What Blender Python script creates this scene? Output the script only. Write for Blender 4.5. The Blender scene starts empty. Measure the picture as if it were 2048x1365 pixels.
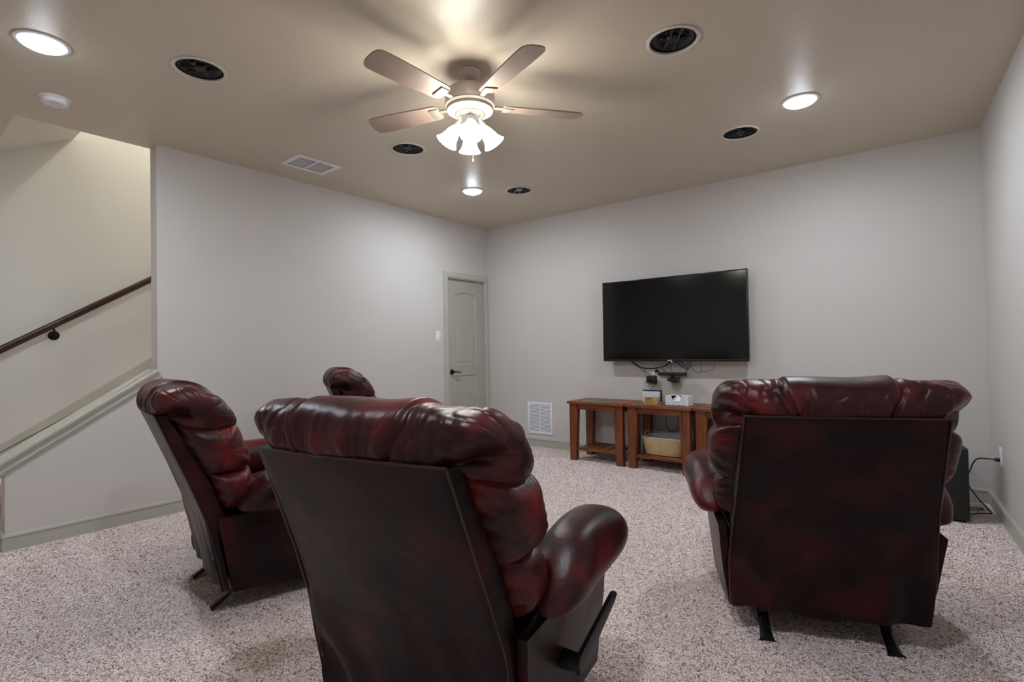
import bpy, bmesh, math, random
from mathutils import Vector, Matrix, noise

# ------------------------------------------------------------------ camera
sc = bpy.context.scene
COL = sc.collection
PI = math.pi
random.seed(7)
cam_data = bpy.data.cameras.new('camera')
cam = bpy.data.objects.new('camera', cam_data)
COL.objects.link(cam)
sc.camera = cam
cam_data.sensor_width = 36.0
cam_data.lens = 1033.3 / 2048 * 36.0
cam_data.clip_start = 0.02
yaw, pitch, roll = 0.6684, 0.0146, -0.0176
fw = Vector((-math.sin(yaw) * math.cos(pitch), math.cos(yaw) * math.cos(pitch), math.sin(pitch)))
rt = Vector((math.cos(yaw), math.sin(yaw), 0))
up = rt.cross(fw)
r2 = rt * math.cos(roll) + up * math.sin(roll)
u2 = r2.cross(fw)
cam.matrix_world = Matrix(((r2.x, u2.x, -fw.x, 4.4022), (r2.y, u2.y, -fw.y, -5.0811), (r2.z, u2.z, -fw.z, 1.1837), (0, 0, 0, 1)))

# ------------------------------------------------------------------ world, exposure
world = bpy.data.worlds.new('world')
sc.world = world
world.use_nodes = True
world.node_tree.nodes['Background'].inputs[0].default_value = (0.9, 0.95, 1.0, 1)
world.node_tree.nodes['Background'].inputs[1].default_value = 0.3
vs = sc.view_settings
vs.view_transform = 'Standard'
vs.look = 'None'
vs.exposure = 1.05
vs.gamma = 1.0
vs.use_curve_mapping = False
sc.cycles.use_denoising = True
sc.cycles.max_bounces = 10
sc.cycles.diffuse_bounces = 6
sc.cycles.sample_clamp_indirect = 6.0
FAN_SHADE = 21.0        # emission of the fan's glass shades
DOWN = 190.0             # emission of the downlight lenses
STAIR_LAMP = 170.0

H = 2.74
XF = -1.15              # far wall of the stairwell
YE = -3.715             # end of the full height left wall
YB = -6.4               # wall behind the camera
def rwx(y): return 4.78 - 0.0504 * y

# ------------------------------------------------------------------ materials
def rgb(r, g, b):
    f = lambda c: (c / 255 / 12.92) if c / 255 <= 0.04045 else ((c / 255 + 0.055) / 1.055) ** 2.4
    return (f(r), f(g), f(b), 1)
def mat(name, col, rough=0.6, metal=0.0, bump=None, spec=0.5, coat=0.0, mottle=None, coords='Object'):
    m = bpy.data.materials.new(name); m.use_nodes = True
    nt = m.node_tree; N = nt.nodes; L = nt.links
    b = N['Principled BSDF']
    b.inputs['Base Color'].default_value = col
    b.inputs['Roughness'].default_value = rough
    b.inputs['Metallic'].default_value = metal
    b.inputs['Specular IOR Level'].default_value = spec
    b.inputs['Coat Weight'].default_value = coat
    tc = N.new('ShaderNodeTexCoord')
    if mottle:   # (scale, other colour, detail)
        n = N.new('ShaderNodeTexNoise'); n.inputs['Scale'].default_value = mottle[0]; n.inputs['Detail'].default_value = mottle[2]
        L.new(tc.outputs[coords], n.inputs['Vector'])
        r = N.new('ShaderNodeValToRGB'); r.color_ramp.elements[0].position = 0.35; r.color_ramp.elements[1].position = 0.65
        r.color_ramp.elements[0].color = col; r.color_ramp.elements[1].color = mottle[1]
        L.new(n.outputs['Fac'], r.inputs['Fac']); L.new(r.outputs['Color'], b.inputs['Base Color'])
    if bump:     # (scale, strength, distance)
        n = N.new('ShaderNodeTexNoise'); n.inputs['Scale'].default_value = bump[0]; n.inputs['Detail'].default_value = 3
        L.new(tc.outputs[coords], n.inputs['Vector'])
        bp = N.new('ShaderNodeBump'); bp.inputs['Strength'].default_value = bump[1]; bp.inputs['Distance'].default_value = bump[2]
        L.new(n.outputs['Fac'], bp.inputs['Height']); L.new(bp.outputs['Normal'], b.inputs['Normal'])
    return m
def emis(name, col, s):
    m = bpy.data.materials.new(name); m.use_nodes = True
    b = m.node_tree.nodes['Principled BSDF']
    b.inputs['Base Color'].default_value = (0.8, 0.8, 0.8, 1)
    b.inputs['Emission Color'].default_value = col
    b.inputs['Emission Strength'].default_value = s
    return m

M = {}
M['wall'] = mat('wall_paint', rgb(200, 195, 190), 0.55, bump=(160, 0.10, 0.002), mottle=(0.8, rgb(198, 193, 188), 2))
M['ceiling'] = mat('ceiling_paint', rgb(201, 190, 173), 0.36, bump=(120, 0.35, 0.003))
M['stair_wall'] = mat('stairwell_paint', rgb(204, 203, 198), 0.6, bump=(160, 0.1, 0.002))
M['trim'] = mat('trim_paint', rgb(176, 174, 163), 0.4)
M['door'] = mat('door_paint', rgb(168, 163, 152), 0.38)
M['white'] = mat('white_plastic', rgb(232, 232, 234), 0.4)
M['grille_white'] = mat('white_enamel', rgb(226, 227, 232), 0.4)
M['dark_void'] = mat('dark_cavity', rgb(22, 22, 22), 0.8)
M['black'] = mat('black_plastic', rgb(17, 17, 18), 0.42)
M['black_metal'] = mat('black_metal', rgb(14, 14, 15), 0.3, metal=0.3)
M['screen'] = mat('screen_glass', rgb(9, 8, 9), 0.12, spec=0.45)
M['bezel'] = mat('bezel_plastic', rgb(20, 20, 21), 0.25)
M['cable'] = mat('cable_rubber', rgb(13, 13, 14), 0.5)
M['sub'] = mat('charcoal_vinyl', rgb(40, 41, 43), 0.55, bump=(400, 0.2, 0.001))
M['bronze'] = mat('bronze_metal', rgb(30, 26, 26), 0.35, metal=0.7)
M['brass'] = mat('brass', rgb(190, 150, 90), 0.3, metal=1.0)
M['fan_body'] = mat('fan_enamel', rgb(190, 176, 168), 0.35, metal=0.15)
M['fan_plate'] = mat('fan_plate_enamel', rgb(122, 117, 106), 0.45, metal=0.1)
M['speaker_black'] = mat('speaker_cone', rgb(9, 9, 10), 0.5)
M['speaker_rim'] = mat('speaker_rim', rgb(206, 200, 192), 0.5)
M['fan_dark'] = mat('fan_grey_enamel', rgb(140, 145, 155), 0.3, metal=0.3)
M['fan_blade'] = mat('fan_blade_veneer', rgb(150, 134, 124), 0.45, mottle=(6, rgb(142, 122, 112), 3))
M['lens'] = emis('downlight_lens', (0.82, 0.905, 1.0, 1), DOWN)
def lens_gradient(m):      # the frosted lens is brightest over its diode cluster
    N = m.node_tree.nodes; L = m.node_tree.links
    tc = N.new('ShaderNodeTexCoord'); ln = N.new('ShaderNodeVectorMath'); ln.operation = 'LENGTH'; L.new(tc.outputs['Object'], ln.inputs[0])
    mr = N.new('ShaderNodeMapRange'); mr.interpolation_type = 'SMOOTHSTEP'; L.new(ln.outputs['Value'], mr.inputs[0])
    mr.inputs[1].default_value = .005; mr.inputs[2].default_value = .090; mr.inputs[3].default_value = DOWN * 3.2; mr.inputs[4].default_value = .7
    L.new(mr.outputs[0], N['Principled BSDF'].inputs['Emission Strength'])
lens_gradient(M['lens'])
M['shade'] = emis('lit_glass_shade', (1.0, 0.955, 0.85, 1), FAN_SHADE)
M['led_red'] = emis('red_led', (1.0, 0.03, 0.02, 1), 4)
M['paper'] = mat('paper_white', rgb(236, 236, 236), 0.8)
M['liner'] = mat('grey_cloth', rgb(158, 164, 168), 0.9, bump=(60, 0.4, 0.01))
M['bamboo'] = mat('bamboo', rgb(214, 165, 98), 0.5, mottle=(30, rgb(196, 146, 84), 4))
M['console_grey'] = mat('console_white', rgb(205, 207, 215), 0.4)
M['tile_green'] = mat('slate_green', rgb(104, 118, 106), 0.45, mottle=(9, rgb(82, 98, 88), 6), bump=(20, 0.3, 0.004))
M['tile_tan'] = mat('slate_tan', rgb(134, 96, 62), 0.45, mottle=(9, rgb(108, 96, 70), 6), bump=(20, 0.3, 0.004))
M['tile_dark'] = mat('slate_dark', rgb(52, 56, 62), 0.45, mottle=(9, rgb(38, 42, 46), 6), bump=(20, 0.3, 0.004))
M['card_brown'] = mat('raw_card', rgb(150, 110, 84), 0.8)

def leather(nm, c0, c1, c2, rough):
    m = bpy.data.materials.new(nm); m.use_nodes = True
    nt = m.node_tree; N = nt.nodes; L = nt.links; b = N['Principled BSDF']
    tc = N.new('ShaderNodeTexCoord'); oi = N.new('ShaderNodeObjectInfo')
    add = N.new('ShaderNodeVectorMath'); add.operation = 'ADD'
    cmb = N.new('ShaderNodeCombineXYZ'); mul = N.new('ShaderNodeMath'); mul.operation = 'MULTIPLY'; mul.inputs[1].default_value = 9
    L.new(oi.outputs['Random'], mul.inputs[0])
    for k in range(3): L.new(mul.outputs[0], cmb.inputs[k])
    L.new(tc.outputs['Object'], add.inputs[0]); L.new(cmb.outputs[0], add.inputs[1])
    n1 = N.new('ShaderNodeTexNoise'); n1.inputs['Scale'].default_value = 6.5; n1.inputs['Detail'].default_value = 2.0; n1.inputs['Distortion'].default_value = 0.2
    L.new(add.outputs[0], n1.inputs['Vector'])
    r = N.new('ShaderNodeValToRGB'); e = r.color_ramp.elements
    e[0].position = 0.27; e[0].color = c0
    e[1].position = 0.76; e[1].color = c2
    k = e.new(0.5); k.color = c1
    L.new(n1.outputs['Fac'], r.inputs['Fac']); L.new(r.outputs['Color'], b.inputs['Base Color'])
    b.inputs['Roughness'].default_value = rough
    b.inputs['Specular IOR Level'].default_value = 0.30
    v = N.new('ShaderNodeTexVoronoi'); v.inputs['Scale'].default_value = 420
    L.new(tc.outputs['Object'], v.inputs['Vector'])
    n2 = N.new('ShaderNodeTexNoise'); n2.inputs['Scale'].default_value = 11; n2.inputs['Detail'].default_value = 3; n2.inputs['Distortion'].default_value = 0.8
    L.new(add.outputs[0], n2.inputs['Vector'])
    b1 = N.new('ShaderNodeBump'); b1.inputs['Strength'].default_value = 0.25; b1.inputs['Distance'].default_value = 0.001
    b2 = N.new('ShaderNodeBump'); b2.inputs['Strength'].default_value = 0.22; b2.inputs['Distance'].default_value = 0.010
    L.new(v.outputs['Distance'], b1.inputs['Height']); L.new(n2.outputs['Fac'], b2.inputs['Height'])
    L.new(b2.outputs['Normal'], b1.inputs['Normal']); L.new(b1.outputs['Normal'], b.inputs['Normal'])
    return m
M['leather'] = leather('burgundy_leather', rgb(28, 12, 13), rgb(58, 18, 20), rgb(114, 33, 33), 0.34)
M['leather_shaded'] = leather('burgundy_leather_shaded', rgb(18, 8, 9), rgb(32, 12, 13), rgb(66, 20, 21), 0.36)  # darker copy of the leather; shade of rear and side panels put into colour
M['leather_shaded'].node_tree.nodes['Principled BSDF'].inputs['Specular IOR Level'].default_value = 0.2
M['piping'] = mat('leather_piping', rgb(46, 16, 18), 0.4)

def wood(name, c1, c2, scale=(3, 40, 40), rough=0.38):
    m = bpy.data.materials.new(name); m.use_nodes = True
    nt = m.node_tree; N = nt.nodes; L = nt.links; b = N['Principled BSDF']
    tc = N.new('ShaderNodeTexCoord'); mp = N.new('ShaderNodeMapping'); mp.inputs['Scale'].default_value = scale
    L.new(tc.outputs['Object'], mp.inputs['Vector'])
    n = N.new('ShaderNodeTexNoise'); n.inputs['Scale'].default_value = 1.0; n.inputs['Detail'].default_value = 6; n.inputs['Distortion'].default_value = 0.8
    L.new(mp.outputs[0], n.inputs['Vector'])
    r = N.new('ShaderNodeValToRGB'); r.color_ramp.elements[0].position = 0.32; r.color_ramp.elements[1].position = 0.7
    r.color_ramp.elements[0].color = c1; r.color_ramp.elements[1].color = c2
    L.new(n.outputs['Fac'], r.inputs['Fac']); L.new(r.outputs['Color'], b.inputs['Base Color'])
    b.inputs['Roughness'].default_value = rough
    return m
M['wood_v'] = wood('cherry_wood_upright', rgb(72, 32, 13), rgb(132, 72, 34), (40, 40, 3))
M['wood_h'] = wood('cherry_wood_lengthwise', rgb(80, 37, 16), rgb(146, 82, 40), (3, 40, 40))
M['rail'] = wood('dark_stained_rail', rgb(36, 18, 14), rgb(70, 40, 30), (40, 4, 40), 0.3)

def carpet():
    m = bpy.data.materials.new('frieze_carpet'); m.use_nodes = True
    nt = m.node_tree; N = nt.nodes; L = nt.links; b = N['Principled BSDF']
    tc = N.new('ShaderNodeTexCoord')
    def nz(scale, detail, dist):
        n = N.new('ShaderNodeTexNoise'); n.inputs['Scale'].default_value = scale; n.inputs['Detail'].default_value = detail; n.inputs['Distortion'].default_value = dist
        L.new(tc.outputs['Object'], n.inputs['Vector']); return n
    n1 = nz(120, 3, 1.5); n2 = nz(70, 2, 2.0); n3 = nz(3.0, 3, 0.5)
    r = N.new('ShaderNodeValToRGB'); e = r.color_ramp.elements
    e[0].position = 0.33; e[0].color = rgb(205, 187, 180)
    e[1].position = 0.60; e[1].color = rgb(224, 212, 210)
    k = e.new(0.43); k.color = rgb(215, 199, 193)
    L.new(n1.outputs['Fac'], r.inputs['Fac'])
    mx = N.new('ShaderNodeMix'); mx.data_type = 'RGBA'; mx.blend_type = 'MULTIPLY'
    r3 = N.new('ShaderNodeValToRGB'); r3.color_ramp.elements[0].position = 0.35; r3.color_ramp.elements[0].color = (0.80, 0.77, 0.76, 1); r3.color_ramp.elements[1].position = 0.65; r3.color_ramp.elements[1].color = (1, 1, 1, 1)
    L.new(n3.outputs['Fac'], r3.inputs['Fac'])
    mx.inputs[0].default_value = 1
    L.new(r.outputs['Color'], mx.inputs[6]); L.new(r3.outputs['Color'], mx.inputs[7])
    L.new(mx.outputs[2], b.inputs['Base Color'])
    b.inputs['Roughness'].default_value = 0.95; b.inputs['Specular IOR Level'].default_value = 0.1
    bp = N.new('ShaderNodeBump'); bp.inputs['Strength'].default_value = 0.4; bp.inputs['Distance'].default_value = 0.006
    L.new(n2.outputs['Fac'], bp.inputs['Height']); L.new(bp.outputs['Normal'], b.inputs['Normal'])
    return m
M['carpet'] = carpet()

def wicker():
    m = mat('wicker', rgb(214, 184, 140), 0.6)
    nt = m.node_tree; N = nt.nodes; L = nt.links; b = N['Principled BSDF']; tc = N['Texture Coordinate']
    w = N.new('ShaderNodeTexWave'); w.wave_type = 'BANDS'; w.bands_direction = 'Z'; w.inputs['Scale'].default_value = 32; w.inputs['Distortion'].default_value = 4; w.inputs['Detail'].default_value = 2; w.inputs['Detail Scale'].default_value = 6
    L.new(tc.outputs['Object'], w.inputs['Vector'])
    r = N.new('ShaderNodeValToRGB'); r.color_ramp.elements[0].color = rgb(176, 140, 96); r.color_ramp.elements[1].color = rgb(228, 202, 162)
    L.new(w.outputs['Fac'], r.inputs['Fac']); L.new(r.outputs['Color'], b.inputs['Base Color'])
    bp = N.new('ShaderNodeBump'); bp.inputs['Strength'].default_value = 0.8; bp.inputs['Distance'].default_value = 0.004
    L.new(w.outputs['Fac'], bp.inputs['Height']); L.new(bp.outputs['Normal'], b.inputs['Normal'])
    return m
M['wicker'] = wicker()

# ------------------------------------------------------------------ mesh helpers
class MB:
    def __init__(s): s.bm = bmesh.new()
    def box(s, x0, x1, y0, y1, z0, z1, bev=0.0, mtx=None):
        bm2 = bmesh.new()
        bmesh.ops.create_cube(bm2, size=1)
        for v in bm2.verts:
            v.co = Vector((x0 + (v.co.x + .5) * (x1 - x0), y0 + (v.co.y + .5) * (y1 - y0), z0 + (v.co.z + .5) * (z1 - z0)))
        if bev: bmesh.ops.bevel(bm2, geom=bm2.edges[:] , offset=bev, segments=2, affect='EDGES', profile=0.5)
        s.merge(bm2, mtx); return s
    def merge(s, bm2, mtx=None):
        if mtx: bmesh.ops.transform(bm2, matrix=mtx, verts=bm2.verts)
        me = bpy.data.meshes.new('t'); bm2.to_mesh(me); bm2.free(); s.bm.from_mesh(me); bpy.data.meshes.remove(me)
    def prism(s, pts, d0, d1, axis='x'):
        # polygon pts in the two other axes, extruded between d0 and d1 along axis
        def P(a, b, d): return {'x': (d, a, b), 'y': (a, d, b), 'z': (a, b, d)}[axis]
        bm2 = bmesh.new()
        A = [bm2.verts.new(P(a, b, d0)) for a, b in pts]; B = [bm2.verts.new(P(a, b, d1)) for a, b in pts]
        bm2.faces.new(A); bm2.faces.new(B[::-1])
        n = len(pts)
        for i in range(n): bm2.faces.new((A[i], B[i], B[(i + 1) % n], A[(i + 1) % n]))
        bmesh.ops.recalc_face_normals(bm2, faces=bm2.faces)
        s.merge(bm2); return s
    def sweep(s, prof, path, close_ends=True):
        # prof: list of (a,b) ; path: list of (origin, axisA, axisB)
        bm2 = bmesh.new(); rings = []
        for o, A, B in path:
            rings.append([bm2.verts.new(Vector(o) + Vector(A) * a + Vector(B) * b) for a, b in prof])
        n = len(prof)
        for i in range(len(rings) - 1):
            for j in range(n): bm2.faces.new((rings[i][j], rings[i][(j + 1) % n], rings[i + 1][(j + 1) % n], rings[i + 1][j]))
        if close_ends:
            bm2.faces.new(rings[0][::-1]); bm2.faces.new(rings[-1])
        bmesh.ops.recalc_face_normals(bm2, faces=bm2.faces)
        s.merge(bm2); return s
    def lathe(s, prof, n=48, mtx=None, closed=False):
        # prof: list of (r, z)
        bm2 = bmesh.new(); rings = []
        for r, z in prof:
            if r < 1e-6: rings.append([bm2.verts.new((0, 0, z))])
            else: rings.append([bm2.verts.new((r * math.cos(2 * PI * k / n), r * math.sin(2 * PI * k / n), z)) for k in range(n)])
        seq = list(range(len(rings))) + ([0] if closed else [])
        for a, b in zip(seq, seq[1:]):
            A, B = rings[a], rings[b]
            for k in range(n):
                k2 = (k + 1) % n
                if len(A) == 1 and len(B) == 1: continue
                if len(A) == 1: bm2.faces.new((A[0], B[k2], B[k]))
                elif len(B) == 1: bm2.faces.new((A[k], A[k2], B[0]))
                else: bm2.faces.new((A[k], A[k2], B[k2], B[k]))
        bmesh.ops.recalc_face_normals(bm2, faces=bm2.faces)
        s.merge(bm2, mtx); return s
    def tube(s, pts, r, n=8, smooth=6):
        P = catmull(pts, smooth) if smooth > 1 else [Vector(p) for p in pts]
        bm2 = bmesh.new(); rings = []
        t0 = (P[1] - P[0]).normalized(); a = t0.orthogonal().normalized()
        for i, p in enumerate(P):
            t = (P[min(i + 1, len(P) - 1)] - P[max(i - 1, 0)]).normalized()
            a = (a - t * a.dot(t)).normalized(); b = t.cross(a)
            rr = r(i / (len(P) - 1)) if callable(r) else r
            rings.append([bm2.verts.new(p + (a * math.cos(2 * PI * k / n) + b * math.sin(2 * PI * k / n)) * rr) for k in range(n)])
        for i in range(len(rings) - 1):
            for k in range(n): bm2.faces.new((rings[i][k], rings[i][(k + 1) % n], rings[i + 1][(k + 1) % n], rings[i + 1][k]))
        bm2.faces.new(rings[0][::-1]); bm2.faces.new(rings[-1])
        bmesh.ops.recalc_face_normals(bm2, faces=bm2.faces)
        s.merge(bm2); return s
    def build(s, name, material, parent=None, smooth=0.6, loc=None, sub=0):
        me = bpy.data.meshes.new(name); s.bm.to_mesh(me); s.bm.free()
        o = bpy.data.objects.new(name, me); COL.objects.link(o)
        me.materials.append(material)
        if smooth:
            for p in me.polygons: p.use_smooth = True
            try: me.set_sharp_from_angle(angle=smooth)
            except Exception: pass
        if parent is not None: o.parent = parent
        if loc: o.location = loc
        if sub:
            md = o.modifiers.new('subdivision', 'SUBSURF'); md.levels = sub; md.render_levels = sub
        return o
def catmull(pts, k=6, closed=False):
    P = [Vector(p) for p in pts]; n = len(P); out = []
    rng = range(n) if closed else range(n - 1)
    for i in rng:
        if closed: p0, p1, p2, p3 = P[(i - 1) % n], P[i], P[(i + 1) % n], P[(i + 2) % n]
        else: p0, p1, p2, p3 = P[max(i - 1, 0)], P[i], P[i + 1], P[min(i + 2, n - 1)]
        for j in range(k):
            t = j / k
            out.append(0.5 * ((2 * p1) + (p2 - p0) * t + (2 * p0 - 5 * p1 + 4 * p2 - p3) * t * t + (3 * p1 - p0 - 3 * p2 + p3) * t ** 3))
    if not closed: out.append(P[-1])
    return out
def tag(o, label=None, cat=None, group=None, kind=None):
    if label: o['label'] = label
    if cat: o['category'] = cat
    if group: o['group'] = group
    if kind: o['kind'] = kind
    return o
def empty(name, loc, rz=0):
    o = bpy.data.objects.new(name, None); COL.objects.link(o); o.location = loc; o.rotation_euler = (0, 0, rz)
    o.empty_display_size = 0.1
    return o
def copy_tree(o, parent=None):
    c = o.copy(); COL.objects.link(c)
    if parent is not None: c.parent = parent
    for ch in list(o.children): copy_tree(ch, c)
    return c
def S(o, label=None): return tag(o, label, None, None, 'structure')
def rot(axis, a): return Matrix.Rotation(a, 4, axis)
def tr(x, y, z): return Matrix.Translation((x, y, z))

# ------------------------------------------------------------------ room shell
def slope(y): return 1.085 + 0.643 * (y + 3.716)        # top of the cap on the knee wall
S(MB().box(XF - .12, 5.4, YB - .12, .12, -0.15, 0).build('floor', M['carpet'], smooth=0), 'speckled pinkish beige frieze carpet floor')

# ceiling, with round openings for speakers and a slot for the vent
SPK = [(1.348, -3.923), (3.449, -2.507), (1.334, -2.449), (3.399, -1.063), (1.339, -1.049)]
YA = -4.46
cb = MB().prism([(-0.124, YE), (-0.124, YA), (XF, YA), (XF, YB), (5.3, YB), (5.3, 0), (0, 0), (0, YE)], H, H + 0.2, 'z').build('ceiling', M['ceiling'], smooth=0)
S(cb, 'taupe painted ceiling with light texture')
cutters = []
for x, y in SPK:
    cutters.append(MB().lathe([(0, H - .1), (0.117, H - .1), (0.117, H + .12), (0, H + .12)], 48).build('cutter', M['black'], loc=(x, y, 0), smooth=0))
cutters.append(MB().box(0.345, 0.585, -2.905, -2.595, H - .1, H + .1).build('cutter', M['black'], smooth=0))
for c in cutters:
    md = cb.modifiers.new('cut', 'BOOLEAN'); md.operation = 'DIFFERENCE'; md.solver = 'EXACT'; md.object = c
dg = bpy.context.evaluated_depsgraph_get()
newme = bpy.data.meshes.new_from_object(cb.evaluated_get(dg))
cb.modifiers.clear(); cb.data = newme
for c in cutters: bpy.data.objects.remove(c, do_unlink=True)

# left wall with the door opening and the knee wall under the stairs' opening
w0 = slope(YE) - .05; w1 = slope(-4.525) - .05
S(MB().prism([(-4.525, 0), (-4.525, w1), (YE, w0), (YE, H), (0, H), (0, 0), (-.055, 0), (-.055, 2.045), (-.73, 2.045), (-.73, 0)], -0.124, 0, 'x').build('wall_left', M['wall'], smooth=0), 'light grey painted wall with sloped knee wall at the stairs')
S(MB().box(-.124, 5.3, 0, .12, 0, H).build('wall_back', M['wall'], smooth=0), 'light grey wall that carries the television')
S(MB().prism([(rwx(0), 0), (rwx(YB), YB), (rwx(YB) + .12, YB), (rwx(0) + .12, 0)], 0, H, 'z').build('wall_right', M['wall'], smooth=0), 'light grey wall at the right edge')
S(MB().box(XF, rwx(YB), YB - .12, YB, 0, H).build('wall_front', M['wall'], smooth=0))
# stairwell
S(MB().box(XF - .12, XF, YB, 0.12, 0, 5.3).build('wall_stairwell', M['stair_wall'], smooth=0), 'far wall of the stairwell behind the handrail')
S(MB().box(-.124, 0, -4.0, 0, H + .2, 5.3).build('wall_stairwell_upper', M['stair_wall'], smooth=0))
S(MB().box(XF, -.124, 0, .12, 0, 5.3).build('wall_stairwell_end', M['stair_wall'], smooth=0))
S(MB().box(XF - .12, .0, -4.12, 0.12, 5.3, 5.4).build('ceiling_stairwell', M['stair_wall'], smooth=0))
YC = -3.955; ZC = H + .55 * (YC - YA)
S(MB().prism([(YA, H), (YC, ZC), (YC, 5.3), (YC - .12, 5.3), (YC - .12, ZC + .1), (YA, H + .2)], XF, -0.124, 'x').build('ceiling_stair_soffit', M['stair_wall'], smooth=0), 'sloped soffit above the stairs')
# sheet of wall between the two storeys along the stairs (hidden edge of the upper floor)
# door reveal closure
S(MB().box(-.2, -.125, -.80, .0, 0, 2.1).build('wall_door_closure', M['dark_void'], smooth=0))

# baseboards
BP = [(0, 0.104), (.010, .104), (.016, .098), (.019, .086), (.014, .080), (.014, 0), (0, 0)]
def board(name, p0, p1, nrm, label=None):
    d = Vector(nrm)
    return S(MB().sweep(BP, [(p0, d, (0, 0, 1)), (p1, d, (0, 0, 1))]).build(name, M['trim'], smooth=0.4), label)
board('baseboard_left', (0, -4.54, 0), (0, -.805, 0), (1, 0, 0), 'greige baseboard along the left wall')
board('baseboard_back', (0, 0, 0), (rwx(0), 0, 0), (0, -1, 0), 'greige baseboard under the television')
nr = Vector((-1, -.0504, 0)).normalized()
board('baseboard_right', (rwx(0), 0, 0), (rwx(YB), YB, 0), nr, 'greige baseboard along the right wall')
board('baseboard_knee_end', (0.015, -4.525, 0), (-.124, -4.525, 0), (0, -1, 0))
# casing-like skirt on the far stairwell wall
sk = lambda y: 0.515 + 0.653 * (y + 4.40)
S(MB().prism([(-5.2, 0.0), (-5.2, sk(-5.2)), (-.3, sk(-.3)), (-.3, sk(-.3) - .35), (-4.7, 0)], XF, XF + .018, 'x').build('trim_1', M['trim'], smooth=0), 'greige skirt board rising along the stairs')
# cap on the knee wall, swept along the slope
ang = math.atan(0.643); dirv = Vector((0, math.cos(ang), math.sin(ang))); nv = Vector((0, -math.sin(ang), math.cos(ang)))
cap = [(-.155, 0), (.026, 0), (.031, -.006), (.031, -.020), (.026, -.026), (.014, -.027), (.014, -.052), (.019, -.056), (.019, -.066), (.011, -.070), (.008, -.086), (-.0, -.086), (-.124, -.086), (-.14, -.04), (-.155, -.026)]
p0 = Vector((0, -4.60, slope(-4.60))); p1 = Vector((0, YE - .012, slope(YE - .012)))
S(MB().sweep(cap, [(p0, (1, 0, 0), nv), (p1, (1, 0, 0), nv)]).build('trim_2', M['trim'], smooth=0.4), 'sloped moulded cap on the knee wall')
# door casing
def casing():
    mb = MB()
    prof = [(0, 0), (0, .012), (.012, .020), (.030, .021), (.040, .016), (.055, .016), (.065, .011), (.075, .011), (.075, 0)]  # (outward from opening, out of wall)
    yl, yr, zt = -.728, -.060, 2.043
    def leg(y, s, wd=1.0):
        pass
    # mitred: legs rise to the head
    P = prof
    def mit(pts):
        return mb
    path = [((0, yl, 0), (0, -1, 0), (1, 0, 0)), ((0, yl, zt), (0, -1, 1), (1, 0, 0)), ((0, yr, zt), (0, .72, 1), (1, 0, 0)), ((0, yr, 0), (0, .72, 0), (1, 0, 0))]
    mb.sweep(P, path)
    # jamb
    mb.box(-.124, .004, -.735, -.722, 0, 2.05); mb.box(-.124, .004, -.064, -.052, 0, 2.05); mb.box(-.124, .004, -.735, -.052, 2.036, 2.05)
    mb.box(-.075, -.062, -.722, -.712, 0, 2.036)
    return mb.build('trim_3', M['trim'], smooth=0.5)
S(casing(), 'greige moulded casing around the narrow door')

# door leaf: height field with arched grooved panel and a lower panel
def door():
    y0, y1, z0, z1 = -.720, -.066, .012, 2.034
    ny, nz = 131, 340
    Wd = y1 - y0
    def inset(a, b, lo, hi, c, d, arch):      # signed distance inside a panel rectangle
        top = d - arch * (2 * (a - (lo + hi) / 2) / (hi - lo)) ** 2
        return min(a - lo, hi - a, b - c, top - b)
    def depth(a, b):
        dd = 0
        for (c, d, arch, groove) in ((1.0, 1.885, .035, True), (.22, .865, 0.0, True)):
            s = inset(a, b, .145, Wd - .145, c, d, arch)
            if s > 0:
                if s < .010: dd = -.013 * (s / .010)
                elif s < .030: dd = -.013 + .006 * (s - .010) / .020
                else:
                    dd = -.007
                    ph = ((a - .145) / .052) % 1.0
                    if groove and (ph < .09 or ph > .91): dd = -.0088
        return dd
    bm = bmesh.new(); g = []
    for i in range(ny):
        a = Wd * i / (ny - 1)
        g.append([bm.verts.new((-.022 + depth(a, z0 + (z1 - z0) * j / (nz - 1)), y0 + a, z0 + (z1 - z0) * j / (nz - 1))) for j in range(nz)])
    for i in range(ny - 1):
        for j in range(nz - 1): bm.faces.new((g[i][j], g[i + 1][j], g[i + 1][j + 1], g[i][j + 1]))
    mb = MB(); mb.merge(bm); mb.box(-.062, -.0345, y0, y1, z0, z1)
    for (ya, yb_, za, zb) in ((y0, y0 + .002, z0, z1), (y1 - .002, y1, z0, z1), (y0, y1, z1 - .002, z1)): mb.box(-.05, -.0225, ya, yb_, za, zb)
    d = mb.build('door_1', M['door'], smooth=0.35)
    S(d, 'greige two panel door with arched grooved upper panel')
    h = MB()
    T = tr(-.022, -.655, .915) @ rot('Y', PI / 2)
    h.lathe([(0, 0), (.030, 0), (.032, .004), (.028, .010), (.014, .013), (.011, .020), (.011, .040), (0, .042)], 32, T)
    h.tube([(.016, -.655, .915), (.024, -.640, .918), (.024, -.61, .915), (.022, -.58, .905), (.022, -.56, .908), (.022, -.548, .915)], lambda t: .0085 - .003 * t, 10)
    h.build('door_handle', M['bronze'], d)
    MB().box(-.0225, -.019, -.7185, -.714, .87, .96).build('latch_plate', M['bronze'], d, smooth=0)
    for z in (.25, 1.0, 1.72):
        MB().tube([(-.014, -.064, z - .045), (-.014, -.064, z + .045)], .006, 8, 1).build('hinge', M['trim'], d)
door()

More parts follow.
